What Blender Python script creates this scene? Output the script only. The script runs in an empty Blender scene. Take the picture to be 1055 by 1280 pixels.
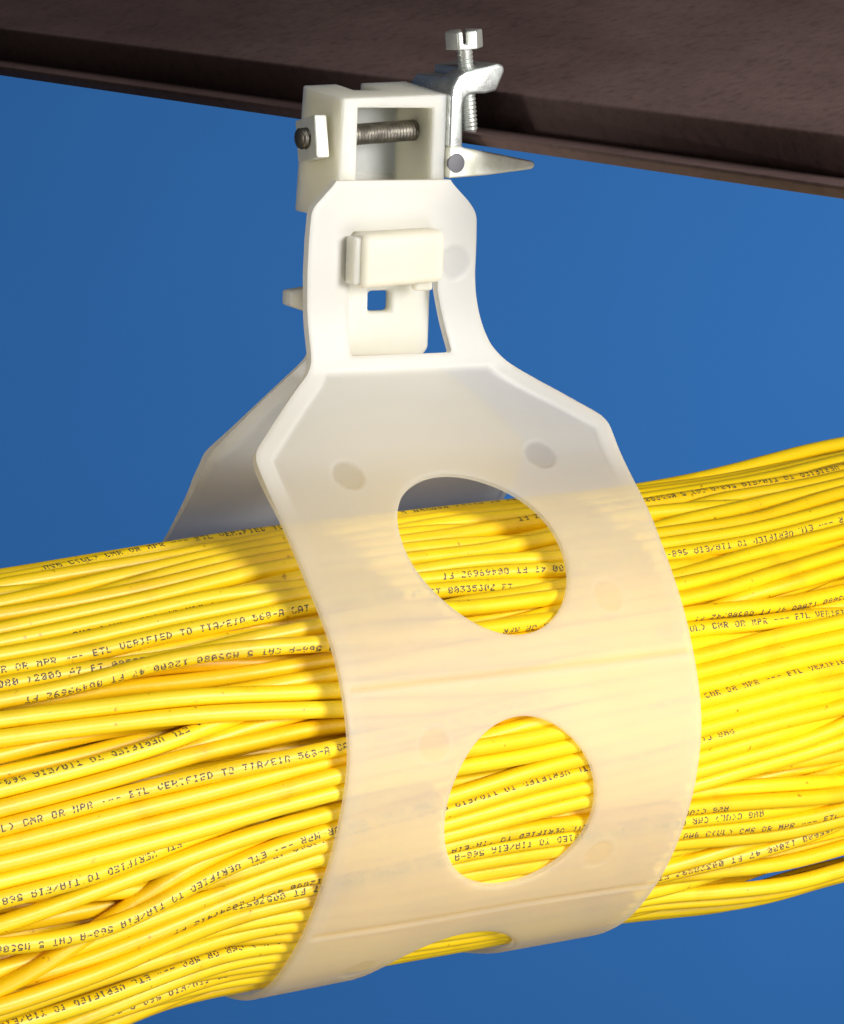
import bpy, bmesh, math, random
import numpy as np
from mathutils import Vector, Matrix

random.seed(7)
rng = np.random.default_rng(11)
scene = bpy.context.scene
col = scene.collection
MM = 0.001
W, H = 1055.0, 1280.0            # the photograph's pixel frame

# ------------------------------------------------------------------ camera
FOC, YAW, ROLL, YH = 4000.0, math.radians(30), math.radians(2), -86.0
PITCH = math.atan((H / 2 - YH) / FOC)
FW = np.array([math.sin(YAW) * math.cos(PITCH), math.cos(YAW) * math.cos(PITCH), -math.sin(PITCH)])
_r = np.array([math.cos(YAW), -math.sin(YAW), 0.0])
_u = np.cross(_r, FW)
RT = _r * math.cos(ROLL) + _u * math.sin(ROLL)
UP = -_r * math.sin(ROLL) + _u * math.cos(ROLL)
CAM = -(FW + RT * ((512 - W / 2) / FOC) - UP * ((912 - H / 2) / FOC)) * (FOC / 4.5)   # millimetres; origin = bundle axis at the hanger

def pixel_ray(x, y):
    return FW + RT * ((x - W / 2) / FOC) - UP * ((y - H / 2) / FOC)

def at(x, y, axis, val):
    d = pixel_ray(x, y)
    return CAM + d * ((val - CAM[axis]) / d[axis])

def project(P):
    q = np.asarray(P, float) - CAM
    z = q @ FW
    return W / 2 + FOC * (q @ RT) / z, H / 2 - FOC * (q @ UP) / z, z

cd = bpy.data.cameras.new('camera')
cam = bpy.data.objects.new('camera', cd)
col.objects.link(cam)
cd.sensor_fit = 'VERTICAL'
cd.sensor_height = 24.0
cd.lens = 24.0 * FOC / H
cd.clip_start, cd.clip_end = 0.01, 60.0
m3 = Matrix((RT, UP, -FW)).transposed()
cam.matrix_world = Matrix.Translation(Vector(CAM * MM)) @ m3.to_4x4()
scene.camera = cam

# ------------------------------------------------------------------ world, lamps, exposure
world = bpy.data.worlds.new('World')
scene.world = world
world.use_nodes = True
bgn = world.node_tree.nodes['Background']
bgn.inputs['Color'].default_value = (1.0, 0.97, 0.92, 1)
bgn.inputs['Strength'].default_value = 0.065

def lamp(name, pos_mm, target_mm, sx, sy, power, color=(1, 1, 1)):
    l = bpy.data.lights.new(name, 'AREA')
    l.shape = 'RECTANGLE'
    l.size, l.size_y = sx, sy
    l.energy = power
    l.color = color
    o = bpy.data.objects.new(name, l)
    col.objects.link(o)
    p, t = Vector(np.asarray(pos_mm) * MM), Vector(np.asarray(target_mm) * MM)
    o.location = p
    o.rotation_euler = (t - p).to_track_quat('-Z', 'Y').to_euler()
    return o

def camdir(r, u, b):
    v = RT * r + UP * u - FW * b
    return v / np.linalg.norm(v)

lamp('key_softbox', camdir(0.67, 0.20, 0.70) * 800, (0, 0, 40), 0.23, 0.23, 6.9, (1.0, 0.965, 0.9))
lamp('added_low_fill', camdir(0.62, -0.52, 0.58) * 1000, (0, 0, -20), 0.5, 0.5, 4.5, (1.0, 0.97, 0.92))  # area lamp added low in front to lift the strap's lower half
lamp('added_top_fill', camdir(0.36, 0.80, 0.46) * 1200, (0, 0, 80), 0.6, 0.6, 2.6, (1.0, 0.98, 0.95))  # added fill, placed high to brighten the beam's sloping plate
for sgn, upo, pw in ((1, 200, 118.0), (-1, -500, 38.0)):      # two lamps on the paper, kept off the hanger by their cones
    _s = lamp('backdrop_spot', FW * 250 + RT * 1500 * sgn + UP * upo, FW * 1700 + RT * 150 * sgn + UP * -100, 0.3, 0.3, 1.0)
    _s.data.type = 'SPOT'
    _s.data.energy, _s.data.spot_size, _s.data.spot_blend, _s.data.shadow_soft_size = pw, math.radians(66), 1.0, 0.2

_c = np.array([-16.0, 18.0, 150.0])                          # spot added on the left to brighten the block, nut and rear flap
_s = lamp('added_side_spot', _c + camdir(-0.88, -0.12, 0.46) * 900, _c + np.array([-14.0, 0, -30.0]), 0.1, 0.1, 1.0, (1.0, 0.96, 0.88))
_s.data.type = 'SPOT'
_s.data.energy, _s.data.spot_size, _s.data.spot_blend, _s.data.shadow_soft_size = 11.0, math.radians(9.5), 0.8, 0.05
scene.view_settings.view_transform = 'Standard'
scene.view_settings.look = 'None'
scene.view_settings.exposure = 0.0
scene.view_settings.gamma = 1.0
scene.view_settings.use_curve_mapping = False
scene.render.engine = 'CYCLES'
cy = scene.cycles
cy.use_denoising = True
cy.max_bounces = 14
cy.diffuse_bounces = 6
cy.glossy_bounces = 4
cy.transmission_bounces = 8
cy.transparent_max_bounces = 8
cy.sample_clamp_indirect = 6.0
cy.caustics_reflective = False
cy.caustics_refractive = False

# ------------------------------------------------------------------ materials
def new_mat(name):
    m = bpy.data.materials.new(name)
    m.use_nodes = True
    nt = m.node_tree
    return m, nt, nt.nodes['Principled BSDF']

def N(nt, t, **kw):
    n = nt.nodes.new(t)
    for k, v in kw.items():
        if k.startswith('i_'):
            n.inputs[k[2:].replace('_', ' ')].default_value = v
        else:
            setattr(n, k, v)
    return n

def noise_bump(nt, p, scale, strength, dist=0.0002, detail=3, coord='Object'):
    tc = N(nt, 'ShaderNodeTexCoord')
    no = N(nt, 'ShaderNodeTexNoise', i_Scale=scale, i_Detail=detail)
    nt.links.new(tc.outputs[coord], no.inputs['Vector'])
    b = N(nt, 'ShaderNodeBump', i_Strength=strength, i_Distance=dist)
    nt.links.new(no.outputs['Fac'], b.inputs['Height'])
    nt.links.new(b.outputs['Normal'], p.inputs['Normal'])
    return tc, no, b

def ramp(nt, fac, stops):
    r = N(nt, 'ShaderNodeValToRGB')
    e = r.color_ramp.elements
    e[0].position, e[0].color = stops[0][0], (*stops[0][1], 1)
    e[1].position, e[1].color = stops[-1][0], (*stops[-1][1], 1)
    for s in stops[1:-1]:
        k = e.new(s[0]); k.color = (*s[1], 1)
    nt.links.new(fac, r.inputs['Fac'])
    return r

def nylon(name, color, clear, radius, rough=0.42):
    m, nt, p = new_mat(name)
    p.inputs['Base Color'].default_value = (*color, 1)
    p.inputs['Roughness'].default_value = rough
    p.inputs['Subsurface Weight'].default_value = 1.0
    p.inputs['Subsurface Radius'].default_value = (1.0, 0.93, 0.78)
    p.inputs['Subsurface Scale'].default_value = radius
    p.inputs['IOR'].default_value = 1.4
    p.inputs['Specular IOR Level'].default_value = 0.35
    tc, no, b = noise_bump(nt, p, 900, 0.06)
    # slightly cloudy moulding: tint wanders a little
    n2 = N(nt, 'ShaderNodeTexNoise', i_Scale=28.0, i_Detail=3)
    nt.links.new(tc.outputs['Object'], n2.inputs['Vector'])
    c2 = tuple(v * 0.965 for v in color)
    rp = ramp(nt, n2.outputs['Fac'], [(0.35, c2), (0.65, color)])
    nt.links.new(rp.outputs['Color'], p.inputs['Base Color'])
    if clear > 0:
        g = N(nt, 'ShaderNodeBsdfRefraction', i_Roughness=0.30, i_IOR=1.05)
        g.inputs['Color'].default_value = (0.98, 0.97, 0.93, 1)
        mx = N(nt, 'ShaderNodeMixShader', i_Fac=clear)
        nt.links.new(p.outputs[0], mx.inputs[1])
        nt.links.new(g.outputs[0], mx.inputs[2])
        nt.links.new(mx.outputs[0], nt.nodes['Material Output'].inputs['Surface'])
    return m

def sheet_nylon():
    """cloudy nylon sheet on its outer skin: scattered back, scattered through, and a little seen straight through where it is thin"""
    m, nt, p = new_mat('nylon_strap')
    tc, no, b = noise_bump(nt, p, 420, 0.14)
    n2 = N(nt, 'ShaderNodeTexNoise', i_Scale=45.0, i_Detail=6)
    nt.links.new(tc.outputs['Object'], n2.inputs['Vector'])
    rp = ramp(nt, n2.outputs['Fac'], [(0.35, (0.85, 0.845, 0.81)), (0.65, (0.88, 0.875, 0.845))])
    nt.links.new(rp.outputs['Color'], p.inputs['Base Color'])
    p.inputs['Roughness'].default_value = 0.40
    p.inputs['Specular IOR Level'].default_value = 0.40
    at_ = N(nt, 'ShaderNodeAttribute', attribute_name='thickness')
    def expo(scale, mulv):
        d = N(nt, 'ShaderNodeMath', operation='MULTIPLY'); d.inputs[1].default_value = -1.0 / scale
        nt.links.new(at_.outputs['Fac'], d.inputs[0])
        e = N(nt, 'ShaderNodeMath', operation='EXPONENT'); nt.links.new(d.outputs[0], e.inputs[0])
        k_ = N(nt, 'ShaderNodeMath', operation='MULTIPLY'); k_.inputs[1].default_value = mulv
        nt.links.new(e.outputs[0], k_.inputs[0])
        return k_.outputs[0]
    tl = N(nt, 'ShaderNodeBsdfTranslucent'); tl.inputs['Color'].default_value = (0.96, 0.95, 0.90, 1)
    tr = N(nt, 'ShaderNodeBsdfTransparent'); tr.inputs['Color'].default_value = (0.99, 0.98, 0.94, 1)
    m1, m2 = N(nt, 'ShaderNodeMixShader'), N(nt, 'ShaderNodeMixShader')
    nt.links.new(expo(2.2, 1.15), m1.inputs['Fac'])
    nt.links.new(p.outputs[0], m1.inputs[1]); nt.links.new(tl.outputs[0], m1.inputs[2])
    nt.links.new(expo(1.15, 0.74), m2.inputs['Fac'])
    nt.links.new(m1.outputs[0], m2.inputs[1]); nt.links.new(tr.outputs[0], m2.inputs[2])
    nt.links.new(m2.outputs[0], nt.nodes['Material Output'].inputs['Surface'])
    return m
MAT_STRAP = sheet_nylon()
MAT_SKIN, _nt, _p = new_mat('nylon_inner_skin')
_p.inputs['Base Color'].default_value = (0.88, 0.86, 0.78, 1)
_p.inputs['Roughness'].default_value = 0.4
_t = N(_nt, 'ShaderNodeBsdfTransparent'); _m = N(_nt, 'ShaderNodeMixShader', i_Fac=0.88)
_nt.links.new(_p.outputs[0], _m.inputs[1]); _nt.links.new(_t.outputs[0], _m.inputs[2])
_nt.links.new(_m.outputs[0], _nt.nodes['Material Output'].inputs['Surface'])
MAT_BLOCK = nylon('nylon_block', (0.80, 0.78, 0.67), 0.0, 0.0140)
MAT_LATCH = nylon('nylon_latch', (0.76, 0.72, 0.60), 0.0, 0.0100)

def metal(name, color, rough, bump=0.0, scale=600, dark=None, metallic=1.0):
    m, nt, p = new_mat(name)
    p.inputs['Metallic'].default_value = metallic
    p.inputs['Roughness'].default_value = rough
    p.inputs['Base Color'].default_value = (*color, 1)
    tc, no, b = noise_bump(nt, p, scale, bump)
    if dark:
        n2 = N(nt, 'ShaderNodeTexNoise', i_Scale=scale * 0.5, i_Detail=4)
        nt.links.new(tc.outputs['Object'], n2.inputs['Vector'])
        r = ramp(nt, n2.outputs['Fac'], [(0.36, dark), (0.6, color)])
        nt.links.new(r.outputs['Color'], p.inputs['Base Color'])
        rr = ramp(nt, n2.outputs['Fac'], [(0.3, (rough + .15,) * 3), (0.65, (rough,) * 3)])
        nt.links.new(rr.outputs['Color'], p.inputs['Roughness'])
    return m

MAT_ZINC = metal('zinc_plate', (0.80, 0.83, 0.84), 0.24, 0.2, 500, (0.58, 0.63, 0.62), 0.8)
MAT_PUNCH = metal('punched_mark', (0.16, 0.16, 0.185), 0.6, 0.2, metallic=0.2)
MAT_BRIGHT = metal('bright_zinc', (0.88, 0.90, 0.86), 0.34, 0.1, 500, (0.70, 0.75, 0.72), 0.75)
MAT_JAW = metal('jaw_zinc', (0.84, 0.85, 0.78), 0.34, 0.25, 420, (0.64, 0.65, 0.54), 0.35)
MAT_NUT = metal('pale_zinc', (0.90, 0.91, 0.86), 0.36, 0.1, 500, (0.76, 0.79, 0.72), 0.35)
MAT_THREAD = metal('dull_thread', (0.22, 0.205, 0.18), 0.42, 0.15, 700, (0.12, 0.11, 0.10))

def cable_mat():
    m, nt, p = new_mat('yellow_jacket')
    oi = N(nt, 'ShaderNodeObjectInfo')
    tc = N(nt, 'ShaderNodeTexCoord')
    r = ramp(nt, oi.outputs['Random'], [(0.0, (0.865, 0.55, 0.003)), (0.5, (0.895, 0.615, 0.005)), (1.0, (0.905, 0.655, 0.008))])
    n1 = N(nt, 'ShaderNodeTexNoise', i_Scale=60.0, i_Detail=5)
    nt.links.new(tc.outputs['Object'], n1.inputs['Vector'])
    mul = N(nt, 'ShaderNodeMixRGB', blend_type='MULTIPLY', i_Fac=1.0)
    d = ramp(nt, n1.outputs['Fac'], [(0.28, (0.86, 0.80, 0.66)), (0.45, (1, 1, 1))])
    nt.links.new(r.outputs['Color'], mul.inputs['Color1'])
    nt.links.new(d.outputs['Color'], mul.inputs['Color2'])
    n3 = N(nt, 'ShaderNodeTexNoise', i_Scale=420.0, i_Detail=3)
    nt.links.new(tc.outputs['Object'], n3.inputs['Vector'])
    sc_ = ramp(nt, n3.outputs['Fac'], [(0.24, (0.55, 0.45, 0.30)), (0.31, (1, 1, 1))])
    mul2 = N(nt, 'ShaderNodeMixRGB', blend_type='MULTIPLY', i_Fac=1.0)
    nt.links.new(mul.outputs['Color'], mul2.inputs['Color1'])
    nt.links.new(sc_.outputs['Color'], mul2.inputs['Color2'])
    nt.links.new(mul2.outputs['Color'], p.inputs['Base Color'])
    p.inputs['Roughness'].default_value = 0.40
    p.inputs['Specular IOR Level'].default_value = 0.48
    n2 = N(nt, 'ShaderNodeTexNoise', i_Scale=130.0, i_Detail=4)
    nt.links.new(tc.outputs['Object'], n2.inputs['Vector'])
    b = N(nt, 'ShaderNodeBump', i_Strength=0.18, i_Distance=0.0012)
    nt.links.new(n2.outputs['Fac'], b.inputs['Height'])
    nt.links.new(b.outputs['Normal'], p.inputs['Normal'])
    return m

MAT_CABLE = cable_mat()
MAT_INK, _nt, _p = new_mat('black_ink')
_p.inputs['Base Color'].default_value = (0.085, 0.07, 0.045, 1)
_p.inputs['Roughness'].default_value = 0.6

def beam_mat():
    m, nt, p = new_mat('brown_steel_paint')
    tc, n1, b = noise_bump(nt, p, 420, 0.25, 0.0004, 6)
    mp = N(nt, 'ShaderNodeMapping')
    mp.inputs['Scale'].default_value = (26, 15, 26)
    nt.links.new(tc.outputs['Object'], mp.inputs['Vector'])
    n2 = N(nt, 'ShaderNodeTexNoise', i_Scale=1.0, i_Detail=6, i_Roughness=0.6)
    nt.links.new(mp.outputs['Vector'], n2.inputs['Vector'])
    r1 = ramp(nt, n2.outputs['Fac'], [(0.3, (0.095, 0.060, 0.057)), (0.7, (0.155, 0.101, 0.096))])
    n3 = N(nt, 'ShaderNodeTexNoise', i_Scale=300.0, i_Detail=5)
    nt.links.new(tc.outputs['Object'], n3.inputs['Vector'])
    r2 = ramp(nt, n3.outputs['Fac'], [(0.30, (0.80, 0.78, 0.78)), (0.46, (1, 1, 1)), (0.75, (1.12, 1.1, 1.08))])
    mul = N(nt, 'ShaderNodeMixRGB', blend_type='MULTIPLY', i_Fac=1.0)
    nt.links.new(r1.outputs['Color'], mul.inputs['Color1'])
    nt.links.new(r2.outputs['Color'], mul.inputs['Color2'])
    nt.links.new(mul.outputs['Color'], p.inputs['Base Color'])
    p.inputs['Roughness'].default_value = 0.6
    p.inputs['Specular IOR Level'].default_value = 0.3
    return m

MAT_BEAM = beam_mat()

def backdrop_mat():
    m, nt, p = new_mat('blue_paper')
    tc, n1, b = noise_bump(nt, p, 300, 0.15, 0.0004)
    n2 = N(nt, 'ShaderNodeTexNoise', i_Scale=3.0, i_Detail=3)
    nt.links.new(tc.outputs['Object'], n2.inputs['Vector'])
    r = ramp(nt, n2.outputs['Fac'], [(0.3, (0.030, 0.150, 0.440)), (0.7, (0.033, 0.160, 0.460))])
    nt.links.new(r.outputs['Color'], p.inputs['Base Color'])
    p.inputs['Roughness'].default_value = 0.9
    p.inputs['Specular IOR Level'].default_value = 0.1
    return m

MAT_BACK = backdrop_mat()

# ------------------------------------------------------------------ helpers
def link_mesh(name, me, mat, parent=None, smooth=True):
    if mat is not None and not me.materials:
        me.materials.append(mat)
    if smooth:
        me.polygons.foreach_set('use_smooth', [True] * len(me.polygons))
    o = bpy.data.objects.new(name, me)
    col.objects.link(o)
    if parent is not None:
        o.parent = parent
    return o

def thing(name, label, cat, loc=(0, 0, 0), group=None):
    o = bpy.data.objects.new(name, None)
    o.empty_display_size = 0.01
    col.objects.link(o)
    o.location = loc
    o['label'], o['category'] = label, cat
    if group:
        o['group'] = group
    return o

def pydata(name, v, f):
    me = bpy.data.meshes.new(name)
    me.from_pydata([tuple(x) for x in np.asarray(v, float) * MM], [], f)
    me.update()
    return me

def bm_mesh(name, bm):
    me = bpy.data.meshes.new(name)
    bmesh.ops.recalc_face_normals(bm, faces=bm.faces)
    bm.to_mesh(me); bm.free()
    return me

def prism(poly, axis, a, b):
    """closed polygon (2-D, mm) extruded along an axis: axis 1 -> poly is (x,z); axis 0 -> (y,z); axis 2 -> (x,y)"""
    bm = bmesh.new()
    def P(q, t):
        c = {0: (t, q[0], q[1]), 1: (q[0], t, q[1]), 2: (q[0], q[1], t)}[axis]
        return Vector(c) * MM
    A = [bm.verts.new(P(q, a)) for q in poly]
    B = [bm.verts.new(P(q, b)) for q in poly]
    n = len(poly)
    bm.faces.new(A); bm.faces.new(B[::-1])
    for i in range(n):
        bm.faces.new((A[i], A[(i + 1) % n], B[(i + 1) % n], B[i]))
    return bm

def box_bm(x0, x1, y0, y1, z0, z1):
    return prism([(x0, z0), (x1, z0), (x1, z1), (x0, z1)], 1, y0, y1)

def evaluated(o):
    dg = bpy.context.evaluated_depsgraph_get()
    me = bpy.data.meshes.new_from_object(o.evaluated_get(dg))
    return me

def csg(name, base, cuts=(), adds=(), bevel=0.5, seg=3, angle=30):
    """boolean build of one solid, then rounded edges, returned as plain mesh"""
    tmp = []
    def tob(bm):
        o = bpy.data.objects.new('tmp', bm_mesh('tmp', bm)); col.objects.link(o); tmp.append(o); return o
    o = tob(base)
    for op, lst in (('UNION', adds), ('DIFFERENCE', cuts)):
        for bm in lst:
            md = o.modifiers.new('b', 'BOOLEAN'); md.operation = op; md.solver = 'EXACT'; md.object = tob(bm)
    if bevel:
        md = o.modifiers.new('v', 'BEVEL'); md.width = bevel * MM; md.segments = seg
        md.limit_method = 'ANGLE'; md.angle_limit = math.radians(angle); md.harden_normals = False
    bpy.context.view_layer.update()
    me = evaluated(o); me.name = name
    for t in tmp:
        old = t.data
        bpy.data.objects.remove(t); bpy.data.meshes.remove(old)
    me.materials.clear()
    return me

def shade_by_angle(me, deg=35):
    me.polygons.foreach_set('use_smooth', [True] * len(me.polygons))
    me.set_sharp_from_angle(angle=math.radians(deg))

# ------------------------------------------------------------------ backdrop
d0 = 1700.0
hor = FW * np.array([1, 1, 0]); hor /= np.linalg.norm(hor)
side = np.array([hor[1], -hor[0], 0])
verts, faces = [], []
NB = 24
for j in range(NB + 1):                       # seamless paper: hangs, then sweeps forward in a curve far below the frame
    t = j / NB
    if t < 0.6:
        dep, z = d0, 1700 - t / 0.6 * 2700
    else:
        a = (t - 0.6) / 0.4 * math.pi / 2
        dep, z = d0 - 600 * (1 - math.cos(a)), -1000 - 600 * math.sin(a)
    for s in (-2600, 2600):
        verts.append(hor * dep + side * s + np.array([0, 0, z]))
for j in range(NB):
    faces.append((2 * j, 2 * j + 1, 2 * j + 3, 2 * j + 2))
back = link_mesh('backdrop', pydata('backdrop', verts, faces), MAT_BACK)
back['kind'] = 'structure'
back['label'] = 'plain blue studio paper hanging behind the hanger'

# ------------------------------------------------------------------ steel beam
bd = pixel_ray(-3000, -346); bd = -bd / np.linalg.norm(bd)          # along the beam, towards the viewer
bp = np.array([-bd[1], bd[0], 0.0]); bp /= np.linalg.norm(bp)       # across the flange, away to the right
if bp[0] < 0: bp = -bp
bu = np.cross(bp, bd); bu /= np.linalg.norm(bu)
if bu[2] < 0: bu = -bu
E0 = at(569, 179, 1, 16.0)                                          # lower edge of the lip at the clamp
FT, STEP = 3.4, 12.0
nrm = np.cross(bd, bu)
dd = pixel_ray(527, 102)
k = ((E0 + bp * STEP - CAM) @ nrm) / (dd @ nrm)
STEPH = float((CAM + dd * k - E0) @ bu)
RISE = math.tan(math.radians(17))
# the beam ends a little beyond the picture on the near side
kk = [t for t in range(0, 900, 5) if project(E0 + bd * t)[0] < 1075][-1]
T0, T1 = -620.0, float(kk)
print('step height', STEPH, 'near end', T1)
beam = thing('steel_beam', 'dark brown painted steel beam running across above the hanger', 'beam', Vector(E0 * MM))
def add_beam(name, poly, bevel=0.8):
    bm = bmesh.new()
    rows = []
    for t in (T0, T1):
        rows.append([bm.verts.new(Vector((bd * t + bp * q[0] + bu * q[1]) * MM)) for q in poly])
    n = len(poly)
    bm.faces.new(rows[0]); bm.faces.new(rows[1][::-1])
    for i in range(n):
        bm.faces.new((rows[0][i], rows[0][(i + 1) % n], rows[1][(i + 1) % n], rows[1][i]))
    me = csg(name, bm, bevel=bevel, seg=3)
    shade_by_angle(me, 40)
    return link_mesh(name, me, MAT_BEAM, beam, smooth=False)
w = 150.0
add_beam('lip', [(2.4, 0), (STEP + 6.9, 0), (STEP + 6.9, FT), (0, FT), (0, FT - 0.9)], bevel=0.35)
add_beam('chord', [(STEP + 7, 0.3), (STEP + w, 0.3), (STEP + w, STEPH + w * RISE), (STEP, STEPH)], bevel=0.9)
add_beam('web', [(STEP + w + .1, 0.3), (STEP + w + 9, 0.3), (STEP + w + 9, 330), (STEP + w + .1, 330)], bevel=0.9)

# ------------------------------------------------------------------ hanger strap: profile (y,z) of its left and right edges, mm
LP = np.array([(4,152),(4,131),(4,113),(1,100),(-12.9,82),(-40,59.4),(-63,35.2),(-69.5,14),(-66,-4),(-58.2,-22.4),(-44,-44),(-24,-62),(0,-69),(25,-64),(50,-42),(66,-10),(66,20),(50,42),(36,56),(22,76),(27,100),(30,113),(31,131),(31,152)], float)
RP = np.array([(4,152),(4,131),(4,113),(1,100),(-9,82.4),(-32,60.5),(-50.5,35),(-58.9,9),(-57.5,-7),(-51.5,-24),(-38,-44),(-22,-58),(0,-66.5),(25,-62),(48,-42),(60,-10),(60,20),(46,42),(33,57),(22,76),(27,100),(30,113),(31,131),(31,152)], float)
def dense(P, n=24):
    Q = np.vstack([2 * P[0] - P[1], P, 2 * P[-1] - P[-2]]); out = []
    for i in range(1, len(Q) - 2):
        p0, p1, p2, p3 = Q[i - 1:i + 3]
        t = np.linspace(0, 1, n, endpoint=False)[:, None]
        a, b, c = [max(np.linalg.norm(y - x), 1e-6) for x, y in ((p0, p1), (p1, p2), (p2, p3))]
        m1 = ((p1 - p0) / a * b + (p2 - p1) / b * a) / (a + b) * b
        m2 = ((p2 - p1) / b * c + (p3 - p2) / c * b) / (b + c) * b
        out.append((2*t**3-3*t**2+1)*p1 + (t**3-2*t**2+t)*m1 + (-2*t**3+3*t**2)*p2 + (t**3-t**2)*m2)
    out.append(P[-1:])
    return np.vstack(out)
DL, DR = dense(LP), dense(RP)
DM = (DL + DR) / 2
SS = np.concatenate([[0], np.cumsum(np.linalg.norm(np.diff(DM, axis=0), axis=1))])
HW = 57.0
def surf(u, s):
    u, s = np.asarray(u, float), np.asarray(s, float)
    a = ((u + HW) / (2 * HW))[..., None]
    l = np.stack([np.interp(s, SS, DL[:, k]) for k in (0, 1)], -1)
    r = np.stack([np.interp(s, SS, DR[:, k]) for k in (0, 1)], -1)
    return np.concatenate([u[..., None], l + (r - l) * a], -1)
def surf_n(u, s, e=1.2):
    du = surf(u + .5, s) - surf(u - .5, s)
    ds = surf(u, np.minimum(s + e, SS[-1])) - surf(u, np.maximum(s - e, 0))
    n = -np.cross(du, ds)
    return n / np.linalg.norm(n, axis=-1, keepdims=True)

S_END = SS[-1]
left_tab = [(0, -25.5), (1, -26.5), (7.5, -33), (15.5, -33.6), (24, -33.8), (37, -33.2), (46, -32.6), (49, -32.8), (52, -34.5), (55, -38), (72.5, -56), (75, -57), (457, -57), (463, -57), (470, -55), (494, -22), (500, -19), (512, -18.5), (S_END, -18)]
right_tab = [(0, 9), (1, 10), (6.5, 16), (9.5, 18), (16.5, 18.2), (25.5, 18.2), (31, 18.8), (36.5, 20), (41, 21.4), (45.5, 23.4), (50, 27.5), (60, 43.5), (68, 55), (71, 56.7), (75, 57), (300, 57), (420, 47), (463, 46), (470, 44), (494, 14), (500, 11), (512, 10), (S_END, 10)]
LS, LU = np.array(left_tab).T
RS, RU = np.array(right_tab).T
_fs = np.arange(-8, S_END + 8, 0.1)
_g = np.exp(-0.5 * (np.arange(-60, 61) * 0.1 / 1.1) ** 2); _g /= _g.sum()
def _soft(a, b):
    v = np.interp(_fs, a, b)
    return np.convolve(np.pad(v, 60, mode='edge'), _g, mode='valid')
_lf, _rf = _soft(LS, LU), _soft(RS, RU)
def lft(s): return np.interp(s, _fs, _lf)
def rgt(s): return np.interp(s, _fs, _rf)
def edge_distance(u, s):
    """true distance to the two side edges of the sheet"""
    pts = np.vstack([np.c_[_lf, _fs], np.c_[_rf, _fs]])[::4]
    out = np.empty(len(u))
    for i in range(0, len(u), 3000):
        a, b = u[i:i + 3000, None], s[i:i + 3000, None]
        sel = (pts[:, 1] > b.min() - 12) & (pts[:, 1] < b.max() + 12)
        q_ = pts[sel]
        out[i:i + 3000] = np.sqrt(((a - q_[None, :, 0]) ** 2 + (b - q_[None, :, 1]) ** 2).min(1))
    return out
HOLES = [(-0.4, 109.6, 25.4, 1.2), (-0.4, 184.0, 25.4, 1.5), (-0.4, 258.5, 25.6, 0.5), (-2, 332, 25.6, 0), (-3, 405, 25.6, 0)]
MARKS = [(-31, 81.5, .30), (30.5, 79.8, .30), (33, 128, .12), (-31, 163, .12), (30, 203, .14), (-31.5, 241.5, .14), (11.5, 22.5, .35), (-31, 306, .2), (30, 360, .2)]
CREASES = [145.4, 219.9, 295.0, 369.0]
def band_border(u, s):
    e = 0.5
    kl = 1 / np.sqrt(1 + ((lft(s + e) - lft(s - e)) / (2 * e)) ** 2)
    kr = 1 / np.sqrt(1 + ((rgt(s + e) - rgt(s - e)) / (2 * e)) ** 2)
    return np.minimum((u - lft(s)) * kl, (rgt(s) - u) * kr)
def sdf(u, s):
    d = -band_border(u, s)
    d = np.maximum(d, np.maximum(-s, s - S_END))
    for cu, cs, r, am in HOLES:
        x, y = (u - cu) * 1.05, (s - cs) * 0.965
        ph = np.arctan2(y, x)
        d = np.maximum(d, r + am * np.cos(2 * (ph - math.pi / 4)) - np.hypot(x, y))
    # window in the front tab (right side slants), and its twin in the rear tab
    wr = 6.6 + (s - 30) * 0.25
    box = np.maximum(np.maximum(-20.8 - u, u - np.maximum(wr, 6.6)), np.maximum(13.6 - s, s - 47.2))
    d = np.maximum(d, -box)
    box2 = np.maximum(np.maximum(-13.5 - u, u - 5.5), np.maximum(503 - s, s - 540))
    return np.maximum(d, -box2)
def sstep(x, a, b):
    t = np.clip((x - a) / (b - a), 0, 1)
    return t * t * (3 - 2 * t)

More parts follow.
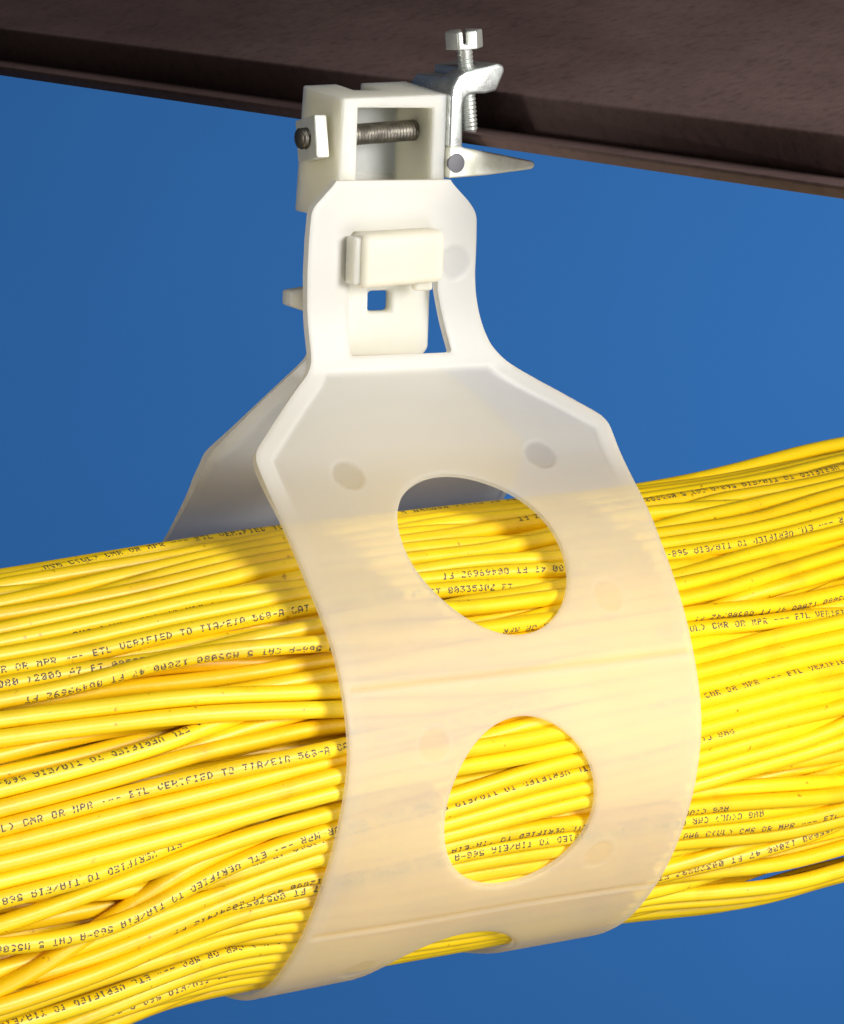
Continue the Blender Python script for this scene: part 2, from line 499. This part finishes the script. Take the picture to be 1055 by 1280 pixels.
def build_strap():
    hu, hs = 0.95, 0.75
    us = np.arange(-60, 60.01, hu); ss = np.arange(-1.5, S_END + 1.6, hs)
    U, S = np.meshgrid(us, ss, indexing='ij')
    D = sdf(U, S)
    D = np.where(np.abs(D) < 1e-4, -1e-4, D)
    nu, ns = U.shape
    ins = D < 0
    cnt = ins[:-1, :-1].astype(int) + ins[1:, :-1] + ins[1:, 1:] + ins[:-1, 1:]
    idx = -np.ones((nu, ns), int)
    pu, ps = [], []
    def vid(i, j):
        if idx[i, j] < 0:
            idx[i, j] = len(pu); pu.append(U[i, j]); ps.append(S[i, j])
        return idx[i, j]
    edge = {}
    def cross(a, b):
        key = (a, b) if a < b else (b, a)
        if key not in edge:
            (i, j), (k, l) = key
            lo, hi = 0.0, 1.0
            d0 = D[i, j]
            for _ in range(12):
                m = (lo + hi) / 2
                dm = sdf(np.float64(U[i, j] + (U[k, l] - U[i, j]) * m), np.float64(S[i, j] + (S[k, l] - S[i, j]) * m))
                if (dm < 0) == (d0 < 0): lo = m
                else: hi = m
            edge[key] = len(pu)
            m = (lo + hi) / 2
            pu.append(U[i, j] + (U[k, l] - U[i, j]) * m); ps.append(S[i, j] + (S[k, l] - S[i, j]) * m)
        return edge[key]
    polys, rim = [], []
    for i, j in zip(*np.nonzero(cnt == 4)):
        polys.append((vid(i, j), vid(i + 1, j), vid(i + 1, j + 1), vid(i, j + 1)))
    for i, j in zip(*np.nonzero((cnt > 0) & (cnt < 4))):
        c = [(i, j), (i + 1, j), (i + 1, j + 1), (i, j + 1)]
        poly, xs = [], []
        for q in range(4):
            a, b = c[q], c[(q + 1) % 4]
            if ins[a]: poly.append(vid(*a))
            if ins[a] != ins[b]:
                e = cross(a, b); poly.append(e); xs.append((e, bool(ins[a])))
        if len(poly) >= 3:
            polys.append(tuple(poly))
        if len(xs) == 2:
            a, b = xs
            # leaving the inside at a, coming back at b
            rim.append((a[0], b[0]) if a[1] else (b[0], a[0]))
    u, s = np.array(pu), np.array(ps)
    s_c = np.clip(s, 0, S_END)
    P, Nn = surf(u, s_c), surf_n(u, s_c)
    o_ = np.argsort(s_c); bb = np.empty(len(u)); bb[o_] = edge_distance(u[o_], s_c[o_])
    front_tab = 1 - sstep(s_c, 51.2, 52.2)
    rear_tab = sstep(s_c, 490, 492)
    tabf = np.maximum(front_tab, rear_tab)
    inpan = sstep(bb, 4.6, 5.5) * (1 - tabf)
    upper = 1 - sstep(s_c, 76, 96)
    upper = np.maximum(upper, sstep(s_c, 455, 470))
    rec = inpan * (0.03 + 0.45 * upper)
    th = 2.9 * tabf + (1 - tabf) * (1.55 + 1.0 * upper + 0.9 * sstep(s_c, 440, 460))
    th_in = th - inpan * (0.03 + 0.36 * upper)
    for c in CREASES:
        g = np.exp(-((s_c - c) / 0.8) ** 2) * (bb > 2)
        rec = rec + 0.36 * g - 0.16 * np.exp(-((s_c - c - 1.7) / 0.8) ** 2) * (bb > 2)
    for cu, cs, dp in MARKS:
        r = np.hypot(u - cu, s_c - cs)
        f = 1 - sstep(r, 4.3, 5.0)
        rec = rec + dp * f - 0.10 * np.exp(-((r - 5.3) / .5) ** 2)
        th_in = th_in - max(0, dp - .12) * f
    # soft edges: outer skin sinks slightly towards every free edge
    dd = -sdf(u, s_c)
    rnd = 1 - np.clip(dd / 0.9, 0, 1)
    rec = rec + 0.28 * rnd ** 2
    # slow warps of a moulded sheet
    warp = 0.35 * np.sin(u * 0.055 + s_c * 0.031) * np.sin(s_c * 0.043 + 1.0) * (1 - tabf)
    outer = P + Nn * (warp - rec)[:, None]
    inner = P + Nn * (warp - th_in)[:, None]
    n = len(u)
    V = np.vstack([outer, inner])
    F = [p[::-1] for p in polys] + [tuple(x + n for x in p) for p in polys]
    F += [(a, b, b + n, a + n) for a, b in rim]
    me = pydata('strap', V, F)
    me.materials.append(MAT_STRAP); me.materials.append(MAT_SKIN)
    mi = np.zeros(len(F), np.int32); mi[len(polys):2 * len(polys)] = 1
    me.polygons.foreach_set('material_index', mi)
    thk = np.maximum(th_in - rec, 0.2)
    at_ = me.attributes.new('thickness', 'FLOAT', 'POINT')
    at_.data.foreach_set('value', np.concatenate([thk, thk]).astype(np.float32))
    bm = bmesh.new(); bm.from_mesh(me)
    bmesh.ops.recalc_face_normals(bm, faces=bm.faces)
    bm.to_mesh(me); bm.free()
    shade_by_angle(me, 50)
    return me

hanger = thing('cable_hanger', 'translucent white nylon strap hanger with round holes, wrapped around the yellow cables', 'cable hanger')
link_mesh('strap', build_strap(), MAT_STRAP, hanger, smooth=False)

# mounting block: hollow frame above, tongue below behind the window of the tab
XL, XR, YF, YB = -23.3, 9.2, 7.3, 30.6
bm = bmesh.new()
def hexa(bm, pts):
    v = [bm.verts.new(Vector(p) * MM) for p in pts]
    for f in ((0, 1, 2, 3), (7, 6, 5, 4), (0, 4, 5, 1), (1, 5, 6, 2), (2, 6, 7, 3), (3, 7, 4, 0)):
        bm.faces.new([v[i] for i in f])
hexa(bm, [(XL - .5, YF, 141.0), (XR, YF, 146.0), (XR, YF, 174.8), (XL + .3, YF, 173.6),
          (XL - 1.2, YB, 141.6), (XR, YB, 146.0), (XR, YB, 177.2), (XL + .3, YB, 175.8)])
cuts = [box_bm(-18.2, 5.0, YF - 5, 28.6, 147.0, 171.2),
        prism([(-12.5, 20.5), (-5.5, 19.5), (-4.6, 60), (-13.0, 60)], 2, 172.3, 200)]
me = csg('mounting_block', bm, cuts=cuts, bevel=2.2, seg=5)
shade_by_angle(me, 40)
link_mesh('mounting_block', me, MAT_BLOCK, hanger, smooth=False)
base = prism([(-20.0, 145.9), (-20.0, 106.0), (-17.5, 103.5), (5.4, 103.0), (7.6, 105.0), (7.6, 145.9)], 1, 9.6, 14.4)
me = csg('tongue', base, cuts=[box_bm(-11.8, -4.6, 0, 40, 115.8, 121.5)], bevel=1.4, seg=4)
shade_by_angle(me, 40)
link_mesh('tongue', me, MAT_BLOCK, hanger, smooth=False)
base = prism([(-21.2, 123.6), (4.6, 125.0), (4.6, 139.3), (-21.2, 138.2)], 1, -3.2, 8.8)
me = csg('latch', base, bevel=2.3, seg=6)
shade_by_angle(me, 40)
latch = link_mesh('latch', me, MAT_LATCH, hanger, smooth=False)
for nm, bm_, bv in (('catch', box_bm(-22.9, -18.5, -1.6, 3.8, 124.6, 137.4), 0.9), ('catch', box_bm(-2.5, 3.0, 0.5, 3.8, 122.3, 126), 0.9)):
    me = csg(nm, bm_, bevel=bv, seg=3)
    shade_by_angle(me, 40)
    link_mesh(nm, me, MAT_LATCH, latch, smooth=False)
base = prism([(-26.0, 115.6), (-26.0, 119.6), (-18.0, 120.6), (-15.0, 120.6), (-15.0, 113.4), (-20.0, 113.6)], 1, 28.4, 34.0)
me = csg('release_ear', base, bevel=0.7, seg=3)
shade_by_angle(me, 40)
link_mesh('release_ear', me, MAT_BLOCK, hanger, smooth=False)

# ------------------------------------------------------------------ beam clamp
def threaded(name, p0, p1, r, pitch, depth, mat, parent, seg=20, cap=0.5):
    p0, p1 = np.asarray(p0, float), np.asarray(p1, float)
    ax = p1 - p0; L = np.linalg.norm(ax); ax /= L
    a = np.cross(ax, [0, 0, 1.0]) if abs(ax[2]) < .9 else np.cross(ax, [1.0, 0, 0])
    a /= np.linalg.norm(a); b = np.cross(ax, a)
    per = 4
    nst = int(L / pitch * per) + 1
    V, F = [], []
    for i in range(nst + 1):
        t = i / nst * L
        for k in range(seg):
            ph = 2 * math.pi * k / seg
            fr = ((t / pitch) - k / seg) % 1.0
            rr = r - depth * (abs(fr - 0.5) * 2)
            rr -= cap * max(0, 1 - min(t, L - t) / (cap * 1.2))
            V.append(p0 + ax * t + (a * math.cos(ph) + b * math.sin(ph)) * rr)
    for i in range(nst):
        for k in range(seg):
            k2 = (k + 1) % seg
            F.append((i * seg + k, i * seg + k2, (i + 1) * seg + k2, (i + 1) * seg + k))
    F.append(tuple(range(seg))[::-1]); F.append(tuple(nst * seg + k for k in range(seg)))
    me = pydata(name, V, F)
    shade_by_angle(me, 50)
    return link_mesh(name, me, mat, parent, smooth=False)

clamp = thing('beam_clamp', 'shiny zinc plated steel clamp gripping the edge of the brown beam', 'beam clamp')
CY0, CY1 = 6.0, 29.0
# C shaped bar: spine, curled upper jaw, wedge shaped lower jaw (x,z)
prof = [(9.5, 160.6), (13.9, 160.6), (13.6, 172.0),
        (14.0, 173.8), (15.4, 174.9), (17.5, 175.2), (20.5, 175.2), (24.0, 176.0), (26.4, 181.4), (26.0, 183.0), (24.2, 183.5),
        (20.5, 182.6), (17.0, 182.0), (14.2, 181.2), (11.4, 179.6), (9.9, 177.0), (9.5, 174.0)]
me = csg('clamp_body', prism(prof, 1, CY0, CY1), cuts=[box_bm(11.0, 17.0, 14.5, 40, 179.6, 190)], bevel=0.9, seg=4, angle=25)
shade_by_angle(me, 40)
link_mesh('clamp_body', me, MAT_ZINC, clamp, smooth=False)
jaw = [(9.55, 152.2), (22, 153.0), (36.6, 154.6), (37.4, 155.7), (36.6, 156.8), (22, 159.4), (14.6, 160.5), (13.4, 160.95), (9.55, 160.95)]
me = csg('lower_jaw', prism(jaw, 1, CY0 - .15, CY1 - .2), bevel=0.7, seg=3, angle=25)
shade_by_angle(me, 40)
link_mesh('lower_jaw', me, MAT_JAW, clamp, smooth=False)
# punched round mark on the front of the lower jaw
bm = prism([(11.9 + 2.6 * math.cos(t), 156.4 + 2.7 * math.sin(t)) for t in np.linspace(0, 2 * math.pi, 28, endpoint=False)], 1, CY0 - .28, CY0 + .8)
me = csg('rivet', bm, bevel=0.15, seg=2); shade_by_angle(me, 40)
link_mesh('rivet', me, MAT_PUNCH, clamp, smooth=False)
# set screw with slotted hexagon head, leaning a little as in the photograph
st, sb = np.array([17.9, 14.0, 187.4]), np.array([20.6, 14.0, 164.2])
screw = threaded('set_screw', st, sb, 2.3, 1.15, 0.36, MAT_BRIGHT, clamp)
hx = [(5.3 * math.cos(math.radians(a)), 5.3 * math.sin(math.radians(a))) for a in range(-20, 340, 60)]
me = csg('screw_head', prism(hx, 2, 0, 5.0), cuts=[prism([(-9, -.42), (9, -.42), (9, .42), (-9, .42)], 2, 1.6, 9)] , bevel=0.55, seg=3)
shade_by_angle(me, 35)
ax = Vector(st - sb).normalized()
rot = Vector((0, 0, 1)).rotation_difference(ax).to_matrix().to_4x4()
me.transform(Matrix.Translation(Vector((st - np.array(ax) * 0.4) * MM)) @ rot @ Matrix.Rotation(math.radians(62), 4, 'Z'))
link_mesh('screw_head', me, MAT_BRIGHT, screw, smooth=False)
# horizontal threaded rod through the block, square nut on its free end
ry, rz = 17.5, 164.0
rod = threaded('threaded_rod', (-30.6, ry, 162.2), (11.5, ry, 165.0), 2.95, 1.0, 0.25, MAT_THREAD, clamp, seg=24, cap=0.28)
hw = 5.7
base = prism([(-hw, -hw), (hw, -hw), (hw, hw), (-hw, hw)], 0, -27.8, -24.0)
me = csg('square_nut', base, bevel=0.45, seg=3)
shade_by_angle(me, 40)
me.transform(Matrix.Translation(Vector((-0.6, ry, 162.2)) * MM) @ Matrix.Rotation(math.radians(-12), 4, 'X'))
nut = link_mesh('square_nut', me, MAT_NUT, rod, smooth=False)

# ------------------------------------------------------------------ cable bundle
RC = 2.24
XS = np.arange(-330, 371, 5.0)
kx = [-330, -122, -57, 0, 57, 110, 150, 370]
CYx = np.interp(XS, kx, [-10, -4, -3.0, -0.5, 2.0, 4, 7, 16])
CZx = np.interp(XS, kx, [-28, -11.5, -4.5, -2, 0.2, 3.5, 7, 17])
RYx = np.interp(XS, kx, [68, 65, 63.0, 61.2, 59.6, 61, 63, 72]) - RC
RZx = np.interp(XS, kx, [68, 64.5, 63.4, 63.0, 62.4, 60.8, 61.5, 70]) - RC
def smooth1(a, n=2):
    for _ in range(n):
        a = np.concatenate([a[:1], (a[:-2] + 2 * a[1:-1] + a[2:]) / 4, a[-1:]])
    return a
CYx, CZx, RYx, RZx = [smooth1(a, 14) for a in (CYx, CZx, RYx, RZx)]
NC = 299
INNER = 0.66
def wander(n, amp, wl):
    out = np.zeros((len(XS), n))
    for w_ in wl:
        ph = rng.random(n) * 6.283; ww = w_ * rng.uniform(.75, 1.35, n)
        out += np.sin(XS[:, None] / ww * 6.283 + ph) * rng.normal(0, 1, n)
    return out * amp / math.sqrt(len(wl))
# inside of the strap as a polar limit about the bundle centre (only where the strap is)
KA = 180
AG = (np.arange(KA) + .5) / KA * 2 * math.pi - math.pi
def polar_limit(x, cy_, cz_):
    a = min(max((x + HW) / (2 * HW), 0), 1)
    D_ = DL + (DR - DL) * a
    q_ = D_[(SS > 60) & (SS < 480)] - np.array([cy_, cz_])
    an, rr = np.arctan2(q_[:, 1], q_[:, 0]), np.hypot(q_[:, 0], q_[:, 1])
    o_ = np.argsort(an)
    return np.interp(AG, an[o_], rr[o_], period=2 * math.pi) - 2.1 - RC
LIM = np.zeros((len(XS), KA))
for i_, x_ in enumerate(XS):
    ell = 1 / np.sqrt((np.cos(AG) / RYx[i_]) ** 2 + (np.sin(AG) / RZx[i_]) ** 2)
    wgt = 1 - sstep(abs(x_), HW + 6, HW + 75)
    pl = polar_limit(x_, CYx[i_], CZx[i_])
    # the strap stands off above the bundle: there the bundle keeps its own round top
    st_ = np.where(np.sin(AG) > 0.75, np.minimum(pl, ell), np.minimum(pl, ell * 1.18))
    LIM[i_] = ell * (1 - wgt) + st_ * wgt
eye = np.eye(NC, dtype=bool)
def relax(y, z, st, n_it, push=0.45):
    for _ in range(n_it):
        dy = y[:, None] - y[None]; dz = z[:, None] - z[None]
        d = np.sqrt(dy * dy + dz * dz) + 1e-6
        g = push * np.clip(2 * RC * 1.01 - d, 0, None) / d
        g[eye] = 0
        y = y + (g * dy).sum(1); z = z + (g * dz).sum(1)
        ai = np.clip(((np.arctan2(z, y) + math.pi) / (2 * math.pi) * KA).astype(int), 0, KA - 1)
        e = np.sqrt(y * y + z * z) / LIM[st, ai]
        k_ = np.where(e > 1, 1 / e, 1.0) * np.where(e < INNER, 1 + 0.35 * (INNER / np.maximum(e, .05) - 1), 1.0)
        y = y * k_ * 1.00025; z = z * k_ * 1.00025           # a full bundle swells against the strap
    return y, z
# start packed at the hanger, then let every cable drift as it runs outwards, always shouldering past its neighbours
mid = int(np.argmin(np.abs(XS)))
rad = np.sqrt(INNER ** 2 + (1 - INNER ** 2) * rng.random(NC))
ang = (np.arange(NC) * 2.399963 + rng.normal(0, .05, NC)) % (2 * math.pi)
y0, z0 = relax(rad * np.cos(ang) * RYx[mid], rad * np.sin(ang) * RZx[mid], mid, 260)
VT = wander(NC, 0.23, (600, 300))             # sideways drift, mm per mm
VR = wander(NC, 0.13, (380, 220))             # in and out
Y, Z = np.zeros((len(XS), NC)), np.zeros((len(XS), NC))
Y[mid], Z[mid] = y0, z0
for dirn in (1, -1):
    y, z = y0, z0
    st = mid
    while 0 <= st + dirn < len(XS):
        st += dirn
        r_ = np.sqrt(y * y + z * z) + 1e-6
        h_ = 5.0 * dirn
        ty, tz = -z / r_, y / r_
        y, z = y + h_ * (VT[st] * ty + VR[st] * y / r_), z + h_ * (VT[st] * tz + VR[st] * z / r_)
        y, z = relax(y, z, st, 7)
        Y[st], Z[st] = y, z
for m in (Y, Z):
    for _ in range(7):
        m[1:-1] = 0.25 * m[:-2] + 0.5 * m[1:-1] + 0.25 * m[2:]
# a few strays leave the bundle beyond the hanger
YY = Y + CYx[:, None]; ZZ = Z + CZx[:, None]
def pull(px, dy_, dz, x0, x1, rank, lowest=True):
    """one of the outermost cables (counted from the bottom or top edge of the bundle at a pixel column) drifts off beyond x0"""
    cand = []
    for c in range(NC):
        x, y, z = project(np.stack([XS, YY[:, c], ZZ[:, c]], -1))
        j = int(np.argmin(np.abs(x - px)))
        cand.append((-y[j] if lowest else y[j], c))
    c = sorted(cand)[rank][1]
    f = sstep(XS, x0, x1)
    ZZ[:, c] += dz * f; YY[:, c] += dy_ * f
for rk in range(7):
    pull(980, -1.0, -5.0, 62, 120, rk)
pull(1040, 0, 3.5, 60, 160, 0, False)

XF = np.arange(-325, 366, 5.0)
def cr(col_):
    # smooth resampling (cubic through the stations)
    i = np.clip(np.searchsorted(XS, XF) - 1, 1, len(XS) - 3)
    t = (XF - XS[i]) / 5.0
    p0, p1, p2, p3 = col_[i - 1], col_[i], col_[i + 1], col_[i + 2]
    return 0.5 * (2*p1 + (p2-p0)*t + (2*p0-5*p1+4*p2-p3)*t*t + (3*p1-p0-3*p2+p3)*t**3)
SEG = 12
PATHS = []
for c in range(NC):
    PATHS.append(np.stack([XF, cr(YY[:, c]), cr(ZZ[:, c])], -1))
PATHS = np.array(PATHS)

def frames(P):
    T = np.gradient(P, axis=0); T /= np.linalg.norm(T, axis=1, keepdims=True)
    Up = np.array([0, 0, 1.0])
    B = np.cross(T, Up); B /= np.linalg.norm(B, axis=1, keepdims=True)     # towards -Y
    Nn = np.cross(B, T)
    return T, B, Nn                                                         # B = front (-y), Nn = up

ringF = []
nst = len(XF)
for i in range(nst - 1):
    for k in range(SEG):
        k2 = (k + 1) % SEG
        ringF.append((i * SEG + k, (i + 1) * SEG + k, (i + 1) * SEG + k2, i * SEG + k2))
ringF.append(tuple(range(SEG))); ringF.append(tuple((nst - 1) * SEG + k for k in range(SEG))[::-1])
PHI = np.arange(SEG) / SEG * 2 * math.pi

FONT = {'A': '7E1111117E', 'B': '7F49494936', 'C': '3E41414122', 'D': '7F4141221C', 'E': '7F49494941', 'F': '7F09090901', 'G': '3E4149497A',
        'I': '00417F4100', 'L': '7F40404040', 'M': '7F020C027F', 'N': '7F0408107F', 'O': '3E4141413E', 'P': '7F09090906', 'R': '7F09192946',
        'T': '01017F0101', 'U': '3F4040403F', 'V': '1F2040201F', 'W': '3F4038403F', 'S': '4649494931', 'X': '6314081463', 'Z': '6151494543',
        '0': '3E5149453E', '1': '00427F4000', '2': '4261514946', '3': '2141454B31', '4': '1814127F10', '5': '2745454539', '6': '3C4A494930',
        '7': '0171090503', '8': '3649494936', '9': '064949291E', '-': '0808080808', '/': '2010080402', '(': '001C224100', ')': '0041221C00', '.': '0060600000'}
ADV, DOT = 1.90, 0.24
def make_print(P, text, x_anchor, anchor_idx, phi, flip, drop=0.2, twist=0.0):
    """inkjet dots laid on the jacket: returns verts, faces"""
    T, B, Nn = frames(P)
    arc = np.concatenate([[0], np.cumsum(np.linalg.norm(np.diff(P, axis=0), axis=1))])
    a0 = np.interp(x_anchor, P[:, 0], arc)
    V, F = [], []
    sg = -1 if flip else 1
    def put(l, w):
        # l along cable (mm), w across the jacket (mm)
        ph = phi + w / RC + twist * (l - a0) / 100.0
        c, b, n = [np.array([np.interp(l, arc, M[:, k]) for k in range(3)]) for M in (P, B, Nn)]
        return c + (b * math.cos(ph) + n * math.sin(ph)) * (RC + 0.035)
    for i, ch in enumerate(text):
        if ch not in FONT: continue
        l0 = a0 + sg * (i - anchor_idx) * ADV
        if not (arc[1] < l0 < arc[-2]): continue
        px_, _, _ = project(np.array([np.interp(l0, arc, P[:, k]) for k in range(3)]))
        if px_ < -120 or px_ > 1175: continue
        hx_ = FONT[ch]
        for cx in range(5):
            bits = int(hx_[2 * cx:2 * cx + 2], 16)
            for rr in range(7):
                if bits >> rr & 1 and random.random() > drop:
                    l = l0 + sg * cx * DOT * 1.08 + random.gauss(0, .04)
                    w = -sg * (rr - 3) * DOT
                    h = DOT * random.uniform(0.52, 0.78)
                    n0 = len(V)
                    V += [put(l - h, w - h), put(l + h, w - h), put(l + h, w + h), put(l - h, w + h)]
                    F.append((n0, n0 + 1, n0 + 2, n0 + 3))
    return V, F

TEXT = 'AWG C(UL) CMR OR MPR --- ETL VERIFIED TO TIA/EIA 568-A CAT 5 M55080 12000 47 FT 0047438Z FT'
I_ETL = TEXT.index('ETL')
I_NUM = TEXT.index('0047438')
# which cable shows nearest at a photograph pixel
def cable_at(px, py, used):
    best, bi, bx = 1e9, None, 0
    for c in range(NC):
        x, y, z = project(PATHS[c])
        j = int(np.argmin(np.abs(x - px)))
        sc = abs(y[j] - py) + 0.0
        dep = z[j]
        score = sc + 1.6 * (dep - 800)           # the frontmost of those near the pixel
        if sc < 16 and c not in used and score < best:
            best, bi, bx = score, c, float(PATHS[c, j, 0])
    return bi, bx
prints = {}
# (pixel x, pixel y, index of the character there, upside down, turn about the cable away from the viewer)
spec = [(105, 808, I_ETL, False, 0.0), (165, 996, I_ETL, False, 0.0), (160, 1085, I_ETL + 8, True, -0.1),
        (200, 1133, I_ETL + 16, True, -0.2), (230, 1235, I_ETL + 20, True, 0.1), (200, 682, I_ETL - 6, False, 0.9),
        (300, 728, I_ETL, False, -0.9), (110, 850, 82, True, -0.5), (200, 842, 86, False, 0.2), (215, 925, I_ETL + 2, True, 0.8),
        (250, 1197, I_ETL - 8, True, 0.6), (940, 663, I_ETL + 10, True, 0.1), (985, 765, I_ETL, False, 0.2),
        (960, 598, I_ETL + 18, True, 0.8), (920, 868, I_ETL - 10, False, 0.7), (900, 1085, 80, True, -0.2), (640, 612, I_ETL + 8, True, 1.0),
        (690, 715, 80, True, -0.3), (650, 908, I_ETL - 16, False, 0.5), (640, 980, I_ETL + 12, True, 0.6), (620, 1065, I_ETL + 20, True, -0.2),
        (690, 1040, 30, True, -0.7), (1000, 1030, I_ETL - 4, False, -0.6)]
for px, py, ai, fl, turn in spec:
    c, x = cable_at(px, py, prints)
    if c is not None:
        prints[c] = (x, ai, fl, turn)
order = [c for c in range(NC) if c not in prints]
random.shuffle(order)
for c in order[:3]:
    prints[c] = (random.uniform(-150, 150), random.randrange(5, 80), random.random() < .5, random.choice((-1, 1)) * random.uniform(0.5, 1.3))

to_cam = math.atan2(0.24, 0.97)      # direction to the viewer seen along a cable: front and a little up
for c in range(NC):
    P = PATHS[c]
    T, B, Nn = frames(P)
    V = (P[:, None, :] + RC * (B[:, None, :] * np.cos(PHI)[None, :, None] + Nn[:, None, :] * np.sin(PHI)[None, :, None])).reshape(-1, 3)
    me = pydata('cable', V, ringF)
    o = link_mesh('cable', me, MAT_CABLE)
    o['category'] = 'cable'
    if c in prints:
        x, ai, fl, turn = prints[c]
        v, f = make_print(P, TEXT[:I_NUM] + '%07d' % random.randrange(30000, 60000) + TEXT[I_NUM + 7:], x, ai, to_cam + turn, fl, twist=random.uniform(-.25, .25))
        if f:
            pm = pydata('lettering', v, f)
            link_mesh('lettering', pm, MAT_INK, o, smooth=False)
        o['label'] = 'thin yellow data cable with black printed lettering, one of the bundle in the hanger'
        o['group'] = 'lettered yellow cables in the bundle'
    else:
        o['label'] = 'thin plain yellow data cable without lettering in sight, one of the bundle in the hanger'
        o['group'] = 'plain yellow cables in the bundle'
